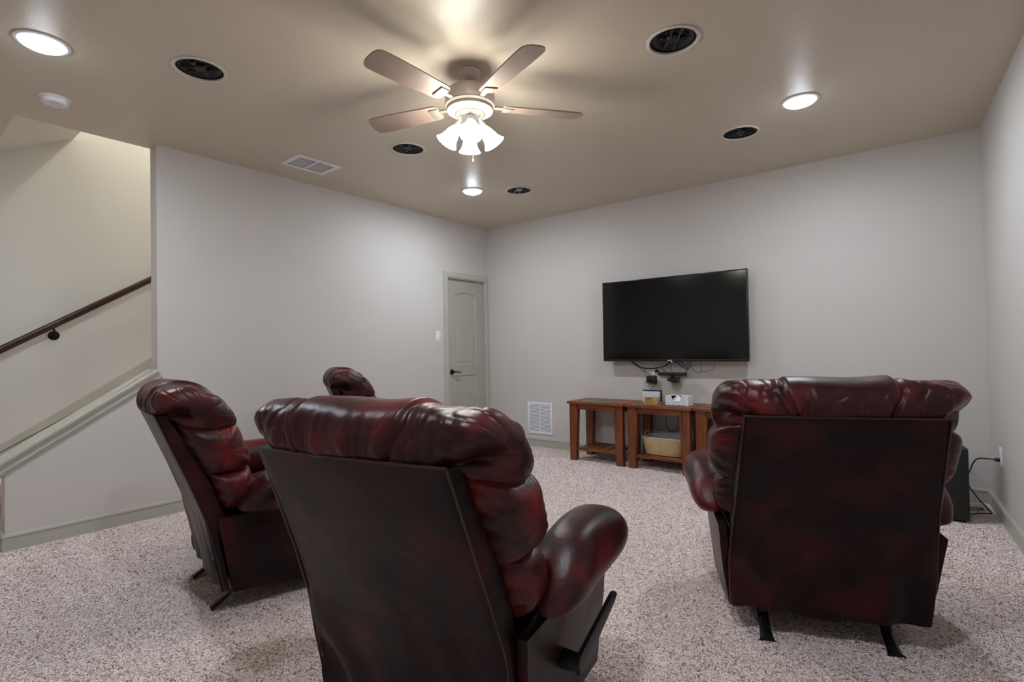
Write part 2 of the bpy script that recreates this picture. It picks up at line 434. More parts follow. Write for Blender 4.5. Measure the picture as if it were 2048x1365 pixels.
# stairs and their carpet
st = MB()
ns = 16
pts = [(-4.76, 0)]
for k in range(ns):
    y = -4.76 + .28 * k; z = .18 * (k + 1)
    pts += [(y, z - .03), (y - .022, z - .022), (y - .022, z - .004), (y - .012, z)]
    pts.append((y + .28, z))
pts += [(-4.76 + .28 * ns, 0)]
pts = [(y, z) for y, z in pts if y < -.65]
pts.append((pts[-1][0], 0))
S(st.prism(pts, XF + .02, -.126, 'x').build('stairs', M['carpet'], smooth=0.3), 'carpeted stairs rising behind the knee wall')

# ------------------------------------------------------------------ carpet pile: short curved strands of yarn, one object
import numpy as np
def pile():
    rng = np.random.default_rng(5)
    def area(n, x0, x1, y0, y1): return np.stack([rng.uniform(x0, x1, n), rng.uniform(y0, y1, n)], 1)
    A = area(1000000, 0.035, 5.1, -5.6, -0.035)
    cx, cy = 4.4022, -5.0811
    v = A - np.array([cx, cy]); dep = v @ np.array([-math.sin(yaw), math.cos(yaw)]); lat = v @ np.array([math.cos(yaw), math.sin(yaw)])
    dist = np.hypot(v[:, 0], v[:, 1])
    keep = (dep > .6) & (np.abs(lat) < dep * 1.25 + .5) & (A[:, 0] < 4.745 - .0504 * A[:, 1]) & (rng.random(len(A)) < np.clip(3.0 / dist, .35, 1) ** 1.0)
    A = A[keep]; n = len(A)
    d_ = dist[keep]
    ln = rng.uniform(.008, .016, n); wd = rng.uniform(.0013, .0021, n) * np.clip(d_ / 3.0, 1, 1.6)
    a = rng.uniform(0, 2 * PI, n); bend = rng.uniform(-1.6, 1.6, n); top = rng.uniform(.002, .005, n)
    V = np.zeros((n, 4, 2, 3), np.float32)
    px = A[:, 0].copy(); py = A[:, 1].copy()
    hs = [(-.002), .75, 1.0, .55]
    for k in range(4):
        ang_ = a + bend * k / 3
        zz = top * hs[k] if k else np.full(n, -.002)
        nx_, ny_ = -np.sin(ang_), np.cos(ang_)
        w_ = wd * (1.0 if k < 3 else .6)
        for q, sg in ((0, -1), (1, 1)):
            V[:, k, q, 0] = px + sg * nx_ * w_; V[:, k, q, 1] = py + sg * ny_ * w_; V[:, k, q, 2] = zz + sg * .0006
        px = px + np.cos(ang_) * ln / 3; py = py + np.sin(ang_) * ln / 3
    V = V.reshape(-1, 3)
    base = (np.arange(n) * 8)[:, None, None]
    q = np.array([[0, 2, 3, 1], [2, 4, 5, 3], [4, 6, 7, 5]])[None]
    F = (base + q).reshape(-1)
    me = bpy.data.meshes.new('carpet_pile')
    me.vertices.add(len(V)); me.vertices.foreach_set('co', V.reshape(-1))
    me.loops.add(len(F)); me.loops.foreach_set('vertex_index', F.astype(np.int32))
    nf = len(F) // 4
    me.polygons.add(nf); me.polygons.foreach_set('loop_start', (np.arange(nf) * 4).astype(np.int32))
    me.update(calc_edges=True)
    me.polygons.foreach_set('use_smooth', np.ones(nf, bool))
    m = bpy.data.materials.new('carpet_yarn'); m.use_nodes = True
    N = m.node_tree.nodes; L = m.node_tree.links; b = N['Principled BSDF']
    g = N.new('ShaderNodeNewGeometry'); r = N.new('ShaderNodeValToRGB'); e = r.color_ramp.elements
    e[0].position = 0; e[0].color = rgb(120, 92, 80); e[1].position = 1; e[1].color = rgb(248, 237, 234)
    for p_, c_ in ((.06, rgb(146, 118, 106)), (.11, rgb(220, 201, 194)), (.5, rgb(236, 220, 216))):
        k_ = e.new(p_); k_.color = c_
    L.new(g.outputs['Random Per Island'], r.inputs['Fac']); L.new(r.outputs['Color'], b.inputs['Base Color'])
    b.inputs['Roughness'].default_value = .9; b.inputs['Specular IOR Level'].default_value = .1
    me.materials.append(m)
    o = bpy.data.objects.new('carpet_pile', me); COL.objects.link(o)
    o.parent = bpy.data.objects['floor']; o['kind'] = 'stuff'
pile()

# ------------------------------------------------------------------ handrail on the stairwell wall
rz = lambda y: 1.249 + 0.640 * (y + 4.40)
hr = empty('handrail', (XF + .075, -4.4, rz(-4.4)))
tag(hr, 'dark brown wooden handrail sloping up the stairwell wall', 'handrail')
prof = []
for k in range(20):
    a = 2 * PI * k / 20; c, s_ = math.cos(a), math.sin(a)
    x = .026 * abs(c) ** .7 * (1 if c > 0 else -1); z = .027 * abs(s_) ** .6 * (1 if s_ > 0 else -1)
    if s_ < -.2 : x *= .82
    prof.append((x, z))
ya, yb = -5.15, -.9
ra = math.atan(.640); nv2 = Vector((0, -math.sin(ra), math.cos(ra)))
MB().sweep(prof, [((0, ya + 4.4, rz(ya) - rz(-4.4)), (1, 0, 0), nv2), ((0, yb + 4.4, rz(yb) - rz(-4.4)), (1, 0, 0), nv2)]).build('rail', M['rail'], hr, smooth=0.5)
for yk in (-4.09, -2.6, -1.2):
    zk = rz(yk) - rz(-4.4)
    b = MB(); b.lathe([(0, 0), (.036, 0), (.038, .004), (.034, .010), (.012, .014), (0, .015)], 32, tr(-.075, yk + 4.4, zk - .092) @ rot('Y', PI / 2))
    b.tube([(-.064, yk + 4.4, zk - .092), (-.02, yk + 4.4, zk - .092), (0, yk + 4.39, zk - .055), (0, yk + 4.385, zk - .025)], .008, 8)
    b.build('bracket', M['bronze'], hr)

# ------------------------------------------------------------------ ceiling fittings
DL = [((3.833, -1.337), 'white lit recessed downlight above the right recliner, on the right half of the ceiling'),
      ((.987, -1.34), 'small lit recessed downlight in the far left ceiling, next to the uncovered speaker'),
      ((1.023, -4.515), 'large lit recessed downlight above the stairs opening, beside the smoke detector'),
      ((3.85, -4.5), 'lit recessed downlight above and behind the camera')]
def downlight():
    o = empty('recessed_downlight', (0, 0, H))
    MB().lathe([(.108, 0), (.110, -.003), (.107, -.006), (.097, -.007), (.094, -.004), (.094, 0)], 56, closed=True).build('trim_ring', M['white'], o)
    MB().lathe([(.094, -.003), (.088, -.012), (.070, -.021), (.04, -.027), (0, -.029)], 48).build('lens', M['lens'], o)
    return o
d0 = downlight()
for i, ((x, y), lab) in enumerate(DL):
    o = d0 if i == 0 else copy_tree(d0)
    o.location = (x, y, H); tag(o, lab, 'downlight', 'recessed downlights in the ceiling')

def speaker(light=False):
    o = empty('ceiling_speaker', (0, 0, H))
    MB().lathe([(.131, 0), (.133, -.004), (.129, -.008), (.119, -.009), (.115, -.005), (.115, .003), (.117, .003), (.117, 0)], 64, closed=True).build('trim_ring', M['speaker_rim'], o)
    cone = MB().lathe([(.1165, .0), (.1155, .012), (.106, .012), (.104, .008), (.096, .006), (.088, .012), (.082, .016), (.045, .050), (.030, .056), (0, .058)], 64)
    cone.build('cone', M['speaker_black'], o)
    bm_ = MB()
    for s in (-1, 1):
        bm_.tube([(-.100, s * .028, .010), (-.03, s * .020, .004), (.03, s * .020, .004), (.100, s * .028, .010)], .006, 8)
    bm_.lathe([(0, -.002), (.030, 0), (.034, .008), (.030, .022), (0, .024)], 32)
    bm_.build('tweeter_bridge', M['fan_dark'] if light else M['speaker_black'], o)  # paler variant: the nearby downlight's light on the bridge is put into its colour
    for s in (-1, 1):
        MB().lathe([(0, .0), (.012, .002), (.016, .008), (.016, .02), (0, .02)], 24, tr(s * .0, s * .052, 0)).build('tweeter', M['black_metal'], o)
    return o
SL = ['round black ceiling speaker at upper left, left of the fan', 'largest round black ceiling speaker, right of the fan',
      'small round black ceiling speaker just below and left of the fan', 'black ceiling speaker next to the right hand downlight',
      'small ceiling speaker with downlight glow coloured into its bridge, right of the far downlight']
s0 = speaker(); s1 = speaker(True)
for i, (x, y) in enumerate(SPK):
    o = s0 if i == 0 else (s1 if i == 4 else copy_tree(s0))
    o.location = (x, y, H); o.rotation_euler[2] = [0.6, 2.2, 1.1, 0.2, 2.45][i]
    tag(o, SL[i], 'speaker', 'round in-ceiling speakers')

# smoke detector
sd = empty('smoke_detector', (.346, -4.346, H)); tag(sd, 'white round smoke detector on the ceiling beside the stairs opening', 'smoke detector')
MB().lathe([(0, 0), (.072, 0), (.074, -.006), (.070, -.010), (0, -.010)], 48).build('base_plate', M['white'], sd)
MB().lathe([(0, -.010), (.060, -.010), (.062, -.014), (.062, -.030), (.056, -.036), (.034, -.038), (.032, -.034), (.022, -.034), (.020, -.038), (0, -.038)], 48).build('cover', M['white'], sd)

# supply vent in the ceiling
cv = empty('ceiling_vent', (.465, -2.75, H)); tag(cv, 'white rectangular two bank louvred air vent in the ceiling', 'vent')
f = MB()
f.box(-.142, -.108, -.19, .19, -.008, 0, .002); f.box(.108, .142, -.19, .19, -.008, 0, .002)
f.box(-.11, .11, -.19, -.152, -.008, 0, .002); f.box(-.11, .11, .152, .19, -.008, 0, .002); f.box(-.11, .11, -.010, .010, -.006, 0, .001)
f.build('frame', M['white'], cv, smooth=0.4)
MB().box(-.118, .118, -.152, .152, .06, .062).build('duct', M['dark_void'], cv, smooth=0)
for (a, b) in ((-.152, -.010), (.010, .152)):
    for k in range(8):
        x = -.096 + k * .0275
        MB().box(-.0045, .0045, a, b, -.0008, .0008, mtx=tr(x, 0, .002) @ rot('Y', -.25)).build('slat', M['white'], cv, smooth=0)

# ------------------------------------------------------------------ ceiling fan with light kit, at rest
FX, FY = 2.459, -2.962
fan = empty('ceiling_fan', (FX, FY, H)); tag(fan, 'ceiling fan with four lit glass shades in the middle of the ceiling', 'ceiling fan')
z = lambda v: v - H
MB().lathe([(0, 0), (.062, 0), (.064, -.008), (.058, -.024), (.042, -.044), (.022, -.052), (0, -.053)], 48).build('canopy', M['fan_body'], fan)
MB().tube([(0, 0, -.045), (0, 0, z(2.62))], .013, 16, 1).build('downrod', M['fan_body'], fan)
MB().lathe([(0, z(2.640)), (.03, z(2.640)), (.085, z(2.632)), (.125, z(2.624)), (.138, z(2.608)), (.140, z(2.555)), (.136, z(2.545)), (.138, z(2.538)), (.132, z(2.528)), (0, z(2.528))], 64).build('motor_housing', M['fan_body'], fan)
vp = MB().lathe([(0, z(2.530)), (.132, z(2.530)), (.128, z(2.512)), (.095, z(2.496)), (.060, z(2.490)), (.052, z(2.482)), (0, z(2.482))], 64)
vp.build('vent_plate', M['fan_plate'], fan)
sl = MB()
for k in range(48):
    a = 2 * PI * k / 48
    sl.box(.076, .118, -.0022, .0022, -.003, .004, mtx=rot('Z', a) @ tr(0, 0, z(2.503)) @ tr(.097, 0, 0) @ rot('Y', -.42) @ tr(-.097, 0, 0))
sl.build('vent_slots', M['dark_void'], fan, smooth=0)
MB().lathe([(0, z(2.485)), (.046, z(2.485)), (.046, z(2.445)), (.050, z(2.436)), (.058, z(2.430)), (.056, z(2.418)), (.03, z(2.404)), (0, z(2.400))], 48).build('switch_housing', M['fan_dark'], fan)
# five blades with their irons
def blade_mb():
    mb = MB()
    out = [(.20, -.052), (.30, -.060), (.45, -.068), (.60, -.070), (.645, -.060), (.660, -.03), (.662, 0), (.660, .03), (.645, .060), (.60, .070), (.45, .068), (.30, .060), (.20, .052), (.19, 0)]
    P = [(p.x, p.y) for p in catmull([(a, b, 0) for a, b in out], 4, True)]
    bm = bmesh.new()
    A = [bm.verts.new((x, y, -.004)) for x, y in P]; B = [bm.verts.new((x, y, .004)) for x, y in P]
    bm.faces.new(A[::-1]); bm.faces.new(B)
    for i in range(len(P)): bm.faces.new((A[i], A[(i + 1) % len(P)], B[(i + 1) % len(P)], B[i]))
    mb.merge(bm, rot('X', .20)); return mb
bl = None
for k in range(5):
    a = math.radians(52 + 72 * k)
    if bl is None:
        bl = blade_mb().build('blade', M['fan_blade'], fan, smooth=0.4)
        ir = MB()
        ir.box(.10, .20, -.014, .014, -.004, .004, .002)
        ir.box(.19, .245, -.038, .038, -.011, -.005, .002, mtx=rot('X', .20))
        ir.build('blade_iron', M['fan_plate'], bl, smooth=0.4)
        b = bl
    else:
        b = bl.copy(); COL.objects.link(b); b.parent = fan
        for ch in bl.children:
            c2 = ch.copy(); COL.objects.link(c2); c2.parent = b
    b.location = (0, 0, z(2.545)); b.rotation_euler = (0, 0, a)
# light kit: arms and bell shades
camdir = math.atan2(-5.08 - FY, 4.40 - FX)
for k in range(4):
    a = camdir + k * PI / 2 + .04
    T = rot('Z', a) @ tr(.066, 0, z(2.436)) @ rot('Y', PI - .58)      # local +z points outward and down
    arm = MB(); arm.lathe([(0, -.025), (.018, -.025), (.020, 0), (.022, .006), (.022, .020), (0, .022)], 24, T)
    arm.build('shade_holder', M['fan_body'], fan)
    sh = MB().lathe([(.018, .012), (.022, .020), (.031, .040), (.038, .065), (.043, .088), (.052, .108), (.063, .122), (.061, .123), (.050, .109), (.041, .088), (.036, .065), (.029, .040), (.020, .022), (.0, .018)], 40, T)
    sh.build('lamp_shade', M['shade'], fan)
for (dx, dy, ln) in ((.035, -.03, .125), (-.01, .03, .175)):
    c = MB(); c.tube([(dx, dy, z(2.42)), (dx, dy, z(2.42) - ln)], .0016, 6, 1)
    c.lathe([(0, .012), (.005, .008), (.007, 0), (.005, -.012), (0, -.014)], 12, tr(dx, dy, z(2.42) - ln))
    c.build('pull_chain', M['brass'], fan)

# light fixture at the top of the stairwell
sf = empty('stairwell_ceiling_light', (-.62, -2.4, 5.3)); tag(sf, 'flush dome light on the upper ceiling of the stairwell', 'ceiling light')
MB().lathe([(0, 0), (.17, 0), (.17, -.02), (0, -.02)], 40).build('base', M['white'], sf)
M['stair_lens'] = emis('stair_lamp_glass', (1.0, .955, .84, 1), STAIR_LAMP)
MB().lathe([(.16, -.02), (.15, -.06), (.10, -.09), (0, -.10)], 40).build('dome', M['stair_lens'], sf)

# ------------------------------------------------------------------ recliners
def interp(tab, x):
    if x <= tab[0][0]: return tab[0][1]
    for (a, b), (c, d) in zip(tab, tab[1:]):
        if x <= c: return b + (d - b) * (x - a) / (c - a)
    return tab[-1][1]
def fbm(x, y, z, sc_): return noise.noise(Vector((x * sc_, y * sc_, z * sc_)))

def pad_bm(ring, half, n=5.0, m=2.6, nx=64, k=5, center=None, widthf=None, disp=None, seams=(), seam_w=.016, seam_d=.10):
    """closed cushion: ring of (y,z) swept along x with rounded ends"""
    R = [(p.x, p.y) for p in catmull([(a, b, 0) for a, b in ring], k, True)]
    cy = sum(p[0] for p in R) / len(R); cz = sum(p[1] for p in R) / len(R)
    if center: cy, cz = center
    bm = bmesh.new(); rows = []
    for i in range(nx + 1):
        t = -1 + 2 * i / nx
        v = math.sin(t * PI / 2) * .35 + t * .65
        v = max(-1, min(1, v))
        s = max(0.0, 1 - abs(v) ** n) ** (1 / m)
        for xs in seams: s *= 1 - seam_d * math.exp(-((v * half - xs) / seam_w) ** 2)
        if i in (0, nx):
            rows.append([bm.verts.new((half * v, cy, cz))]); continue
        row = []
        for j, (y, zz) in enumerate(R):
            dy, dz = y - cy, zz - cz
            wd = widthf(y, zz) if widthf else 1.0
            x = half * v * wd
            r = math.hypot(dy, dz) + 1e-9
            add = disp(x, y, zz, dy / r, dz / r) if disp else 0
            f_ = s * (1 + add / r)
            row.append(bm.verts.new((x, cy + dy * f_, cz + dz * f_)))
        rows.append(row)
    nR = len(R)
    for a, b in zip(rows, rows[1:]):
        for j in range(nR):
            j2 = (j + 1) % nR
            if len(a) == 1: bm.faces.new((a[0], b[j], b[j2]))
            elif len(b) == 1: bm.faces.new((a[j], b[0], a[j2]))
            else: bm.faces.new((a[j], b[j], b[j2], a[j2]))
    bmesh.ops.recalc_face_normals(bm, faces=bm.faces)
    return bm

def recliner():
    o = empty('recliner', (0, 0, 0))
    L = M['leather']
    # --- back shell: rounded slab leaning backwards, skirt hanging below the hinge line
    yr = [(.117, .067), (.30, .030), (.44, .0), (.60, -.058), (.80, -.138), (.922, -.187)]
    hw = [(.117, .352), (.30, .358), (.44, .350), (.60, .338), (.922, .321)]
    th = [(.117, .020), (.36, .028), (.44, .070), (.60, .078), (.80, .060), (.922, .042)]
    def section(zz):
        w_, y_, t_ = interp(hw, zz), interp(yr, zz), interp(th, zz)
        c = .010; pts = []
        nX = 34
        for i in range(nX + 1):
            x = -w_ + c + (2 * w_ - 2 * c) * i / nX
            u = x / w_
            bulge = -.010 * (1 - u * u)                                # soft outward belly
            low = max(0, min(1, (.52 - zz) / .30))
            fold = .010 * low * (math.sin(x * 30 + 5 * noise.noise(Vector((x * 3, zz * 4, 1.3)))) * (.35 + abs(u)))
            fold += .012 * low * noise.noise(Vector((x * 7, zz * 6, 4.1)))
            fold += .004 * noise.noise(Vector((x * 5, zz * 5, 9)))
            pts.append((x, y_ + bulge + fold))
        pts.append((w_, y_ + c)); pts.append((w_, y_ + t_))
        pts += [(w_ * .5, y_ + t_ + .005), (-w_ * .5, y_ + t_ + .005)]
        pts.append((-w_, y_ + t_)); pts.append((-w_, y_ + c))
        return pts
    zs = [.117 + .005 * math.sin(0)] + [.117 + (.922 - .117) * i / 40 for i in range(1, 41)]
    path = []
    bm = bmesh.new(); rings = []
    for zz in zs:
        sec = section(zz)
        droop = .014 * max(0, (.2 - zz) / .083)
        rings.append([bm.verts.new((x, y, zz - droop * (.5 + .5 * math.sin(x * 9 + 1)))) for x, y in sec])
    nS = len(rings[0])
    for a, b in zip(rings, rings[1:]):
        for j in range(nS): bm.faces.new((a[j], a[(j + 1) % nS], b[(j + 1) % nS], b[j]))
    bm.faces.new(rings[0]); bm.faces.new(rings[-1][::-1])
    bmesh.ops.recalc_face_normals(bm, faces=bm.faces)
    mb = MB(); mb.merge(bm)
    back = mb.build('backrest', M['leather_shaded'], o, smooth=0.9)
    # welt along the edge of the rear panel
    pp = MB()
    edge = [(-interp(hw, q) + .004, interp(yr, q) + .002, q) for q in zs[::-1]]
    for s in (-1, 1):
        pp.tube([(s * abs(a), b, c) for a, b, c in edge], .0038, 6, 1)
    pp.tube([(-.319, -.188, .923), (-.15, -.198, .923), (.15, -.198, .923), (.319, -.188, .923)], .004, 6, 4)
    pp.build('piping', M['piping'], back)
    # --- head cushion, draped over the top of the shell
    ring = [(-.184, .915), (-.203, .950), (-.200, .995), (-.175, 1.036), (-.120, 1.060), (-.050, 1.058), (.020, 1.030), (.080, .975), (.118, .905), (.122, .862), (.095, .838), (.02, .82), (-.06, .84), (-.13, .89)]
    def widthf(y, zz):
        rear = max(0, min(1, (-.02 - y) / .16)); lowz = max(0, min(1, (1.02 - zz) / .10))
        return 1 - .225 * rear * lowz
    def crease(x, y, zz, seed, w_):       # narrow valleys where a stretched noise field crosses zero
        q = noise.noise(Vector((x * 9 + seed, y * 5, zz * 5))) + .4 * noise.noise(Vector((x * 21, y * 13, zz * 13 + seed)))
        return math.exp(-(q / w_) ** 2)
    def fold(s_): return (1 - abs(math.sin(s_))) ** 4
    def disp(x, y, zz, ny, nz):
        u = abs(x)
        rear = max(0, min(1, (1.045 - zz) / .11)) * (1 if y < -.08 else 0)
        rear *= max(0, min(1, (zz - .915) / .035))
        a = rear * (.0050 * math.sin(x * 66 + 4 * noise.noise(Vector((x * 6, zz * 3, 2.2)))) + .0032 * math.sin(x * 150 + 6 * noise.noise(Vector((x * 9, zz * 4, 6.1)))))        # gathers above the rear seam
        a += .010 * noise.noise(Vector((x * 6, y * 7, zz * 7)))
        a += .005 * math.sin(y * 55 + x * 14 + 5 * noise.noise(Vector((x * 4, y * 5, 7)))) * max(0, min(1, (u - .16) / .1))
        side = max(0, min(1, (u - .30) / .08))
        md_ = .5 + .5 * noise.noise(Vector((x * 3, y * 4, zz * 9)))
        a -= .0110 * side * md_ * fold(zz * 62 + y * 26 + 3 * noise.noise(Vector((x * 2, y * 6, 4.4))))
        tp = max(0, min(1, (u - .14) / .10)) * (1 - side) * max(0, nz)
        a -= .0090 * tp * md_ * fold(x * 52 + 2.5 * noise.noise(Vector((x * 4, y * 5, 1.1))))
        a -= .0040 * crease(x, y, zz, 3.0, .10) * max(0, min(1, (u - .12) / .12))
        a -= .0050 * crease(x, y, zz, 8.0, .08) * rear
        a -= .020 * max(0, min(1, (u - .17) / .05)) * max(0, nz)      # side wings sit a little lower
        a += .012 * max(0, min(1, (u - .33) / .06)) * max(0, nz)
        return a
    mb = MB(); mb.merge(pad_bm(ring, .414, n=13, m=2.4, nx=220, k=12, center=(-.02, .93), widthf=widthf, disp=disp, seams=(-.185, .185), seam_w=.010, seam_d=.06))
    hd = mb.build('head_cushion', L, o, smooth=3)
    # --- two back cushions below it, bulging out past the shell
    def cush(name, ring, half, seed, nlow):
        def dsp(x, y, zz, ny, nz):
            u = abs(x)
            a = .008 * noise.noise(Vector((x * 5, y * 6 + seed, zz * 8)))
            a += .0035 * math.sin(zz * 95 + x * 12 + 4 * noise.noise(Vector((x * 4, zz * 5, seed)))) * max(0, min(1, (u - .22) / .12))
            a -= .007 * max(0, min(1, (u - .26) / .10)) * (.5 + .5 * noise.noise(Vector((y * 5, zz * 7, seed)))) * (1 - abs(math.sin(zz * 58 - y * 20 + 2.5 * noise.noise(Vector((x * 3, y * 5, seed + 2)))))) ** 4
            a -= .004 * crease(y * 1.3, x * .8, zz * 1.9, seed, .10) * max(0, min(1, (u - .20) / .12))
            return a
        mb = MB(); mb.merge(pad_bm(ring, half, n=7, m=2.6, nx=150, k=9, disp=dsp, seams=(-.20, .20), seam_w=.012, seam_d=.08))
        return mb.build(name, L, o, smooth=3)
    cush('back_cushion', [(-.105, .885), (-.02, .888), (.075, .885), (.125, .868), (.155, .800), (.178, .730), (.188, .665), (.150, .638), (.06, .635), (-.005, .645), (-.05, .73), (-.09, .81)], .428, 1.0, 0)
    cush('lumbar_cushion', [(-.005, .675), (.08, .672), (.165, .668), (.196, .640), (.218, .570), (.215, .505), (.16, .475), (.08, .468), (.055, .50), (.03, .57), (.005, .63)], .405, 5.0, 0)
    # --- arms
    def arm(s):
        ring_ = []
        bm = bmesh.new(); rows = []
        ys = [.110, .116, .130, .16, .20, .26, .33, .40, .47, .53, .58, .62, .645, .66, .667]
        for i, y in enumerate(ys):
            t = (y - .110) / .557
            e = max(0.0, 1 - abs(2 * t - 1) ** 7) ** .5 if 0 < t < 1 else 0
            ztop = interp([(0, .53), (.12, .60), (.26, .655), (.4, .668), (.6, .668), (.85, .655), (1, .59)], t)
            zbot = interp([(0, .455), (.25, .450), (.6, .480), (.85, .485), (1, .50)], t)
            wdt = interp([(0, .080), (.3, .092), (.7, .104), (1, .10)], t)
            cz_ = (ztop + zbot) / 2; hz = (ztop - zbot) / 2
            row = []
            for k in range(28):
                a = 2 * PI * k / 28; c, q = math.cos(a), math.sin(a)
                rx = wdt * abs(c) ** .85 * (1 if c > 0 else -1); rz_ = hz * abs(q) ** .85 * (1 if q > 0 else -1)
                w_ = .006 * noise.noise(Vector((a * 1.5, y * 9, s * 3))) + .006 * math.sin(y * 70 + a * 3) * max(0, 1 - t / .35) * (1 if q < .4 else .3)
                f_ = e * (1 + w_ / .1)
                row.append(bm.verts.new((s * (.402 + rx * f_), y, cz_ + rz_ * f_)) )
            rows.append(row)
        for a, b in zip(rows, rows[1:]):
            for k in range(28): bm.faces.new((a[k], a[(k + 1) % 28], b[(k + 1) % 28], b[k]))
        bmesh.ops.remove_doubles(bm, verts=bm.verts, dist=.0008)
        bmesh.ops.recalc_face_normals(bm, faces=bm.faces)
        mb = MB(); mb.merge(bm); return mb.build('armrest', L, o, smooth=3, sub=1)
    for s in (-1, 1):
        arm(s)
        # side panel below the arm
        bm = bmesh.new(); g = []
        nz_, ny_ = 16, 22
        for i in range(nz_ + 1):
            t = i / nz_
            row = []
            for j in range(ny_ + 1):
                u = j / ny_
                y = .055 + (.66 - .055) * u + (.045 * (1 - t)) * (1 - u) - .02 * (1 - u) * t
                zz = (.105 - .045 * u) + (.455 + .03 * u - .105 + .045 * u) * t
                x = interp([(0, .352), (.55, .380), (1, .395)], t) + .006 * math.sin(PI * u) + .004 * noise.noise(Vector((u * 3, t * 4, s * 2)))
                row.append(bm.verts.new((s * x, y, zz)))
            g.append(row)
        gi = [[bm.verts.new((v.co.x - s * .03, v.co.y, v.co.z)) for v in row] for row in g]
        def quad(a, b, c, d): bm.faces.new((a, b, c, d))
        for i in range(nz_):
            for j in range(ny_):
                quad(g[i][j], g[i][j + 1], g[i + 1][j + 1], g[i + 1][j]); quad(gi[i][j], gi[i + 1][j], gi[i + 1][j + 1], gi[i][j + 1])
        for i in range(nz_):
            for j in (0, ny_): quad(g[i][j], g[i + 1][j], gi[i + 1][j], gi[i][j])
        for j in range(ny_):
            for i in (0, nz_): quad(g[i][j], g[i][j + 1], gi[i][j + 1], gi[i][j])
        bmesh.ops.recalc_face_normals(bm, faces=bm.faces)
        mb = MB(); mb.merge(bm); mb.build('side_panel', M['leather_shaded'], o, smooth=0.9)
    # --- seat and closed footrest
    mb = MB(); mb.merge(pad_bm([(.20, .38), (.20, .47), (.35, .505), (.50, .515), (.62, .505), (.69, .46), (.70, .40), (.62, .37), (.40, .36)], .305, n=8, m=2.4, nx=40, k=5))
    mb.build('seat', L, o, smooth=3)
    mb = MB(); mb.merge(pad_bm([(.655, .12), (.652, .36), (.67, .40), (.715, .37), (.735, .28), (.730, .18), (.70, .11)], .34, n=8, m=2.4, nx=40, k=5))
    mb.build('footrest', L, o, smooth=3)
    MB().box(-.33, .33, .10, .64, .13, .37, .01).build('seat_box', M['dark_void'], o, smooth=0.4)
    # --- black metal rocker base with flared feet
    rb = MB()
    for s in (-1, 1):
        rb.box(s * .22 - .014, s * .22 + .014, .12, .60, .062, .092, .003)
    rb.box(-.24, .24, .16, .20, .085, .115, .003); rb.box(-.24, .24, .52, .56, .085, .115, .003)
    for s in (-1, 1): rb.box(s * .22 - .02, s * .22 + .02, .18, .54, .085, .14, .003)
    base = rb.build('rocker_base', M['black_metal'], o, smooth=0.4)
    for s in (-1, 1):
        for (ya_, yb_, yc_) in ((.17, .105, .045), (.55, .615, .67)):
            bm = bmesh.new(); rows = []
            P = catmull([(0, ya_, .105), (0, ya_ + (yb_ - ya_) * .5, .085), (0, yb_, .045), (0, yc_, .010), (0, yc_ + (yc_ - yb_) * .2, .004)], 5)
            for i, p in enumerate(P):
                t = i / (len(P) - 1); w_ = .021 + .016 * max(0, (t - .55) / .45) ** 1.5; tk = .013 - .004 * t
                rows.append([bm.verts.new((s * .22 + a * w_, p.y, p.z + b)) for a, b in ((-1, 0), (-.4, tk * 1.4), (.4, tk * 1.4), (1, 0), (.4, -tk * .3), (-.4, -tk * .3))])
            for a, b in zip(rows, rows[1:]):
                for k in range(6): bm.faces.new((a[k], a[(k + 1) % 6], b[(k + 1) % 6], b[k]))
            bm.faces.new(rows[0]); bm.faces.new(rows[-1][::-1])
            for v in bm.verts: v.co.z = max(v.co.z, .0005)
            bmesh.ops.recalc_face_normals(bm, faces=bm.faces)
            mb = MB(); mb.merge(bm); mb.build('foot', M['black_metal'], base, smooth=0.7)
    return o
R0 = recliner()
POS = [('near', 3.238, -4.155, .174, 'burgundy leather recliner in the centre foreground with black side lever'),
       ('right', 4.116, -2.786, .397, 'burgundy leather recliner on the right seen squarely from behind'),
       ('left', 1.578, -4.061, -.192, 'burgundy leather recliner on the left beside the knee wall'),
       ('far', .877, -2.660, -.496, 'burgundy leather recliner farthest back, only its top showing behind the foreground one')]
for i, (nm, x, y, t, lab) in enumerate(POS):
    o = R0 if i == 0 else copy_tree(R0)
    o.location = (x, y, 0); o.rotation_euler = (0, 0, t); tag(o, lab, 'recliner', 'burgundy leather recliners')
# lever on the foreground recliner
lv = MB()
lv.lathe([(0, 0), (.026, 0), (.028, .006), (.024, .050), (0, .054)], 28, tr(.384, .275, .285) @ rot('Y', PI / 2))
bm = bmesh.new(); rows = []
for t in [0, .06, .15, .3, .5, .7, .85, .95, 1]:
    y = .255 + .255 * t; zz = .275 + .115 * t; w_ = .030 - .014 * t; x = .438 + .030 * t
    if t in (0, 1): w_ *= .55
    rows.append([bm.verts.new((x + a, y + b * -.35, zz + b)) for a, b in ((-.006, -w_), (.006, -w_), (.010, 0), (.006, w_), (-.006, w_), (-.010, 0))])
for a, b in zip(rows, rows[1:]):
    for k in range(6): bm.faces.new((a[k], a[(k + 1) % 6], b[(k + 1) % 6], b[k]))
bm.faces.new(rows[0]); bm.faces.new(rows[-1][::-1]); bmesh.ops.recalc_face_normals(bm, faces=bm.faces)
lv.merge(bm)
l_ = lv.build('lever', M['black'], R0, smooth=0.8); l_['label'] = 'black plastic reclining lever'

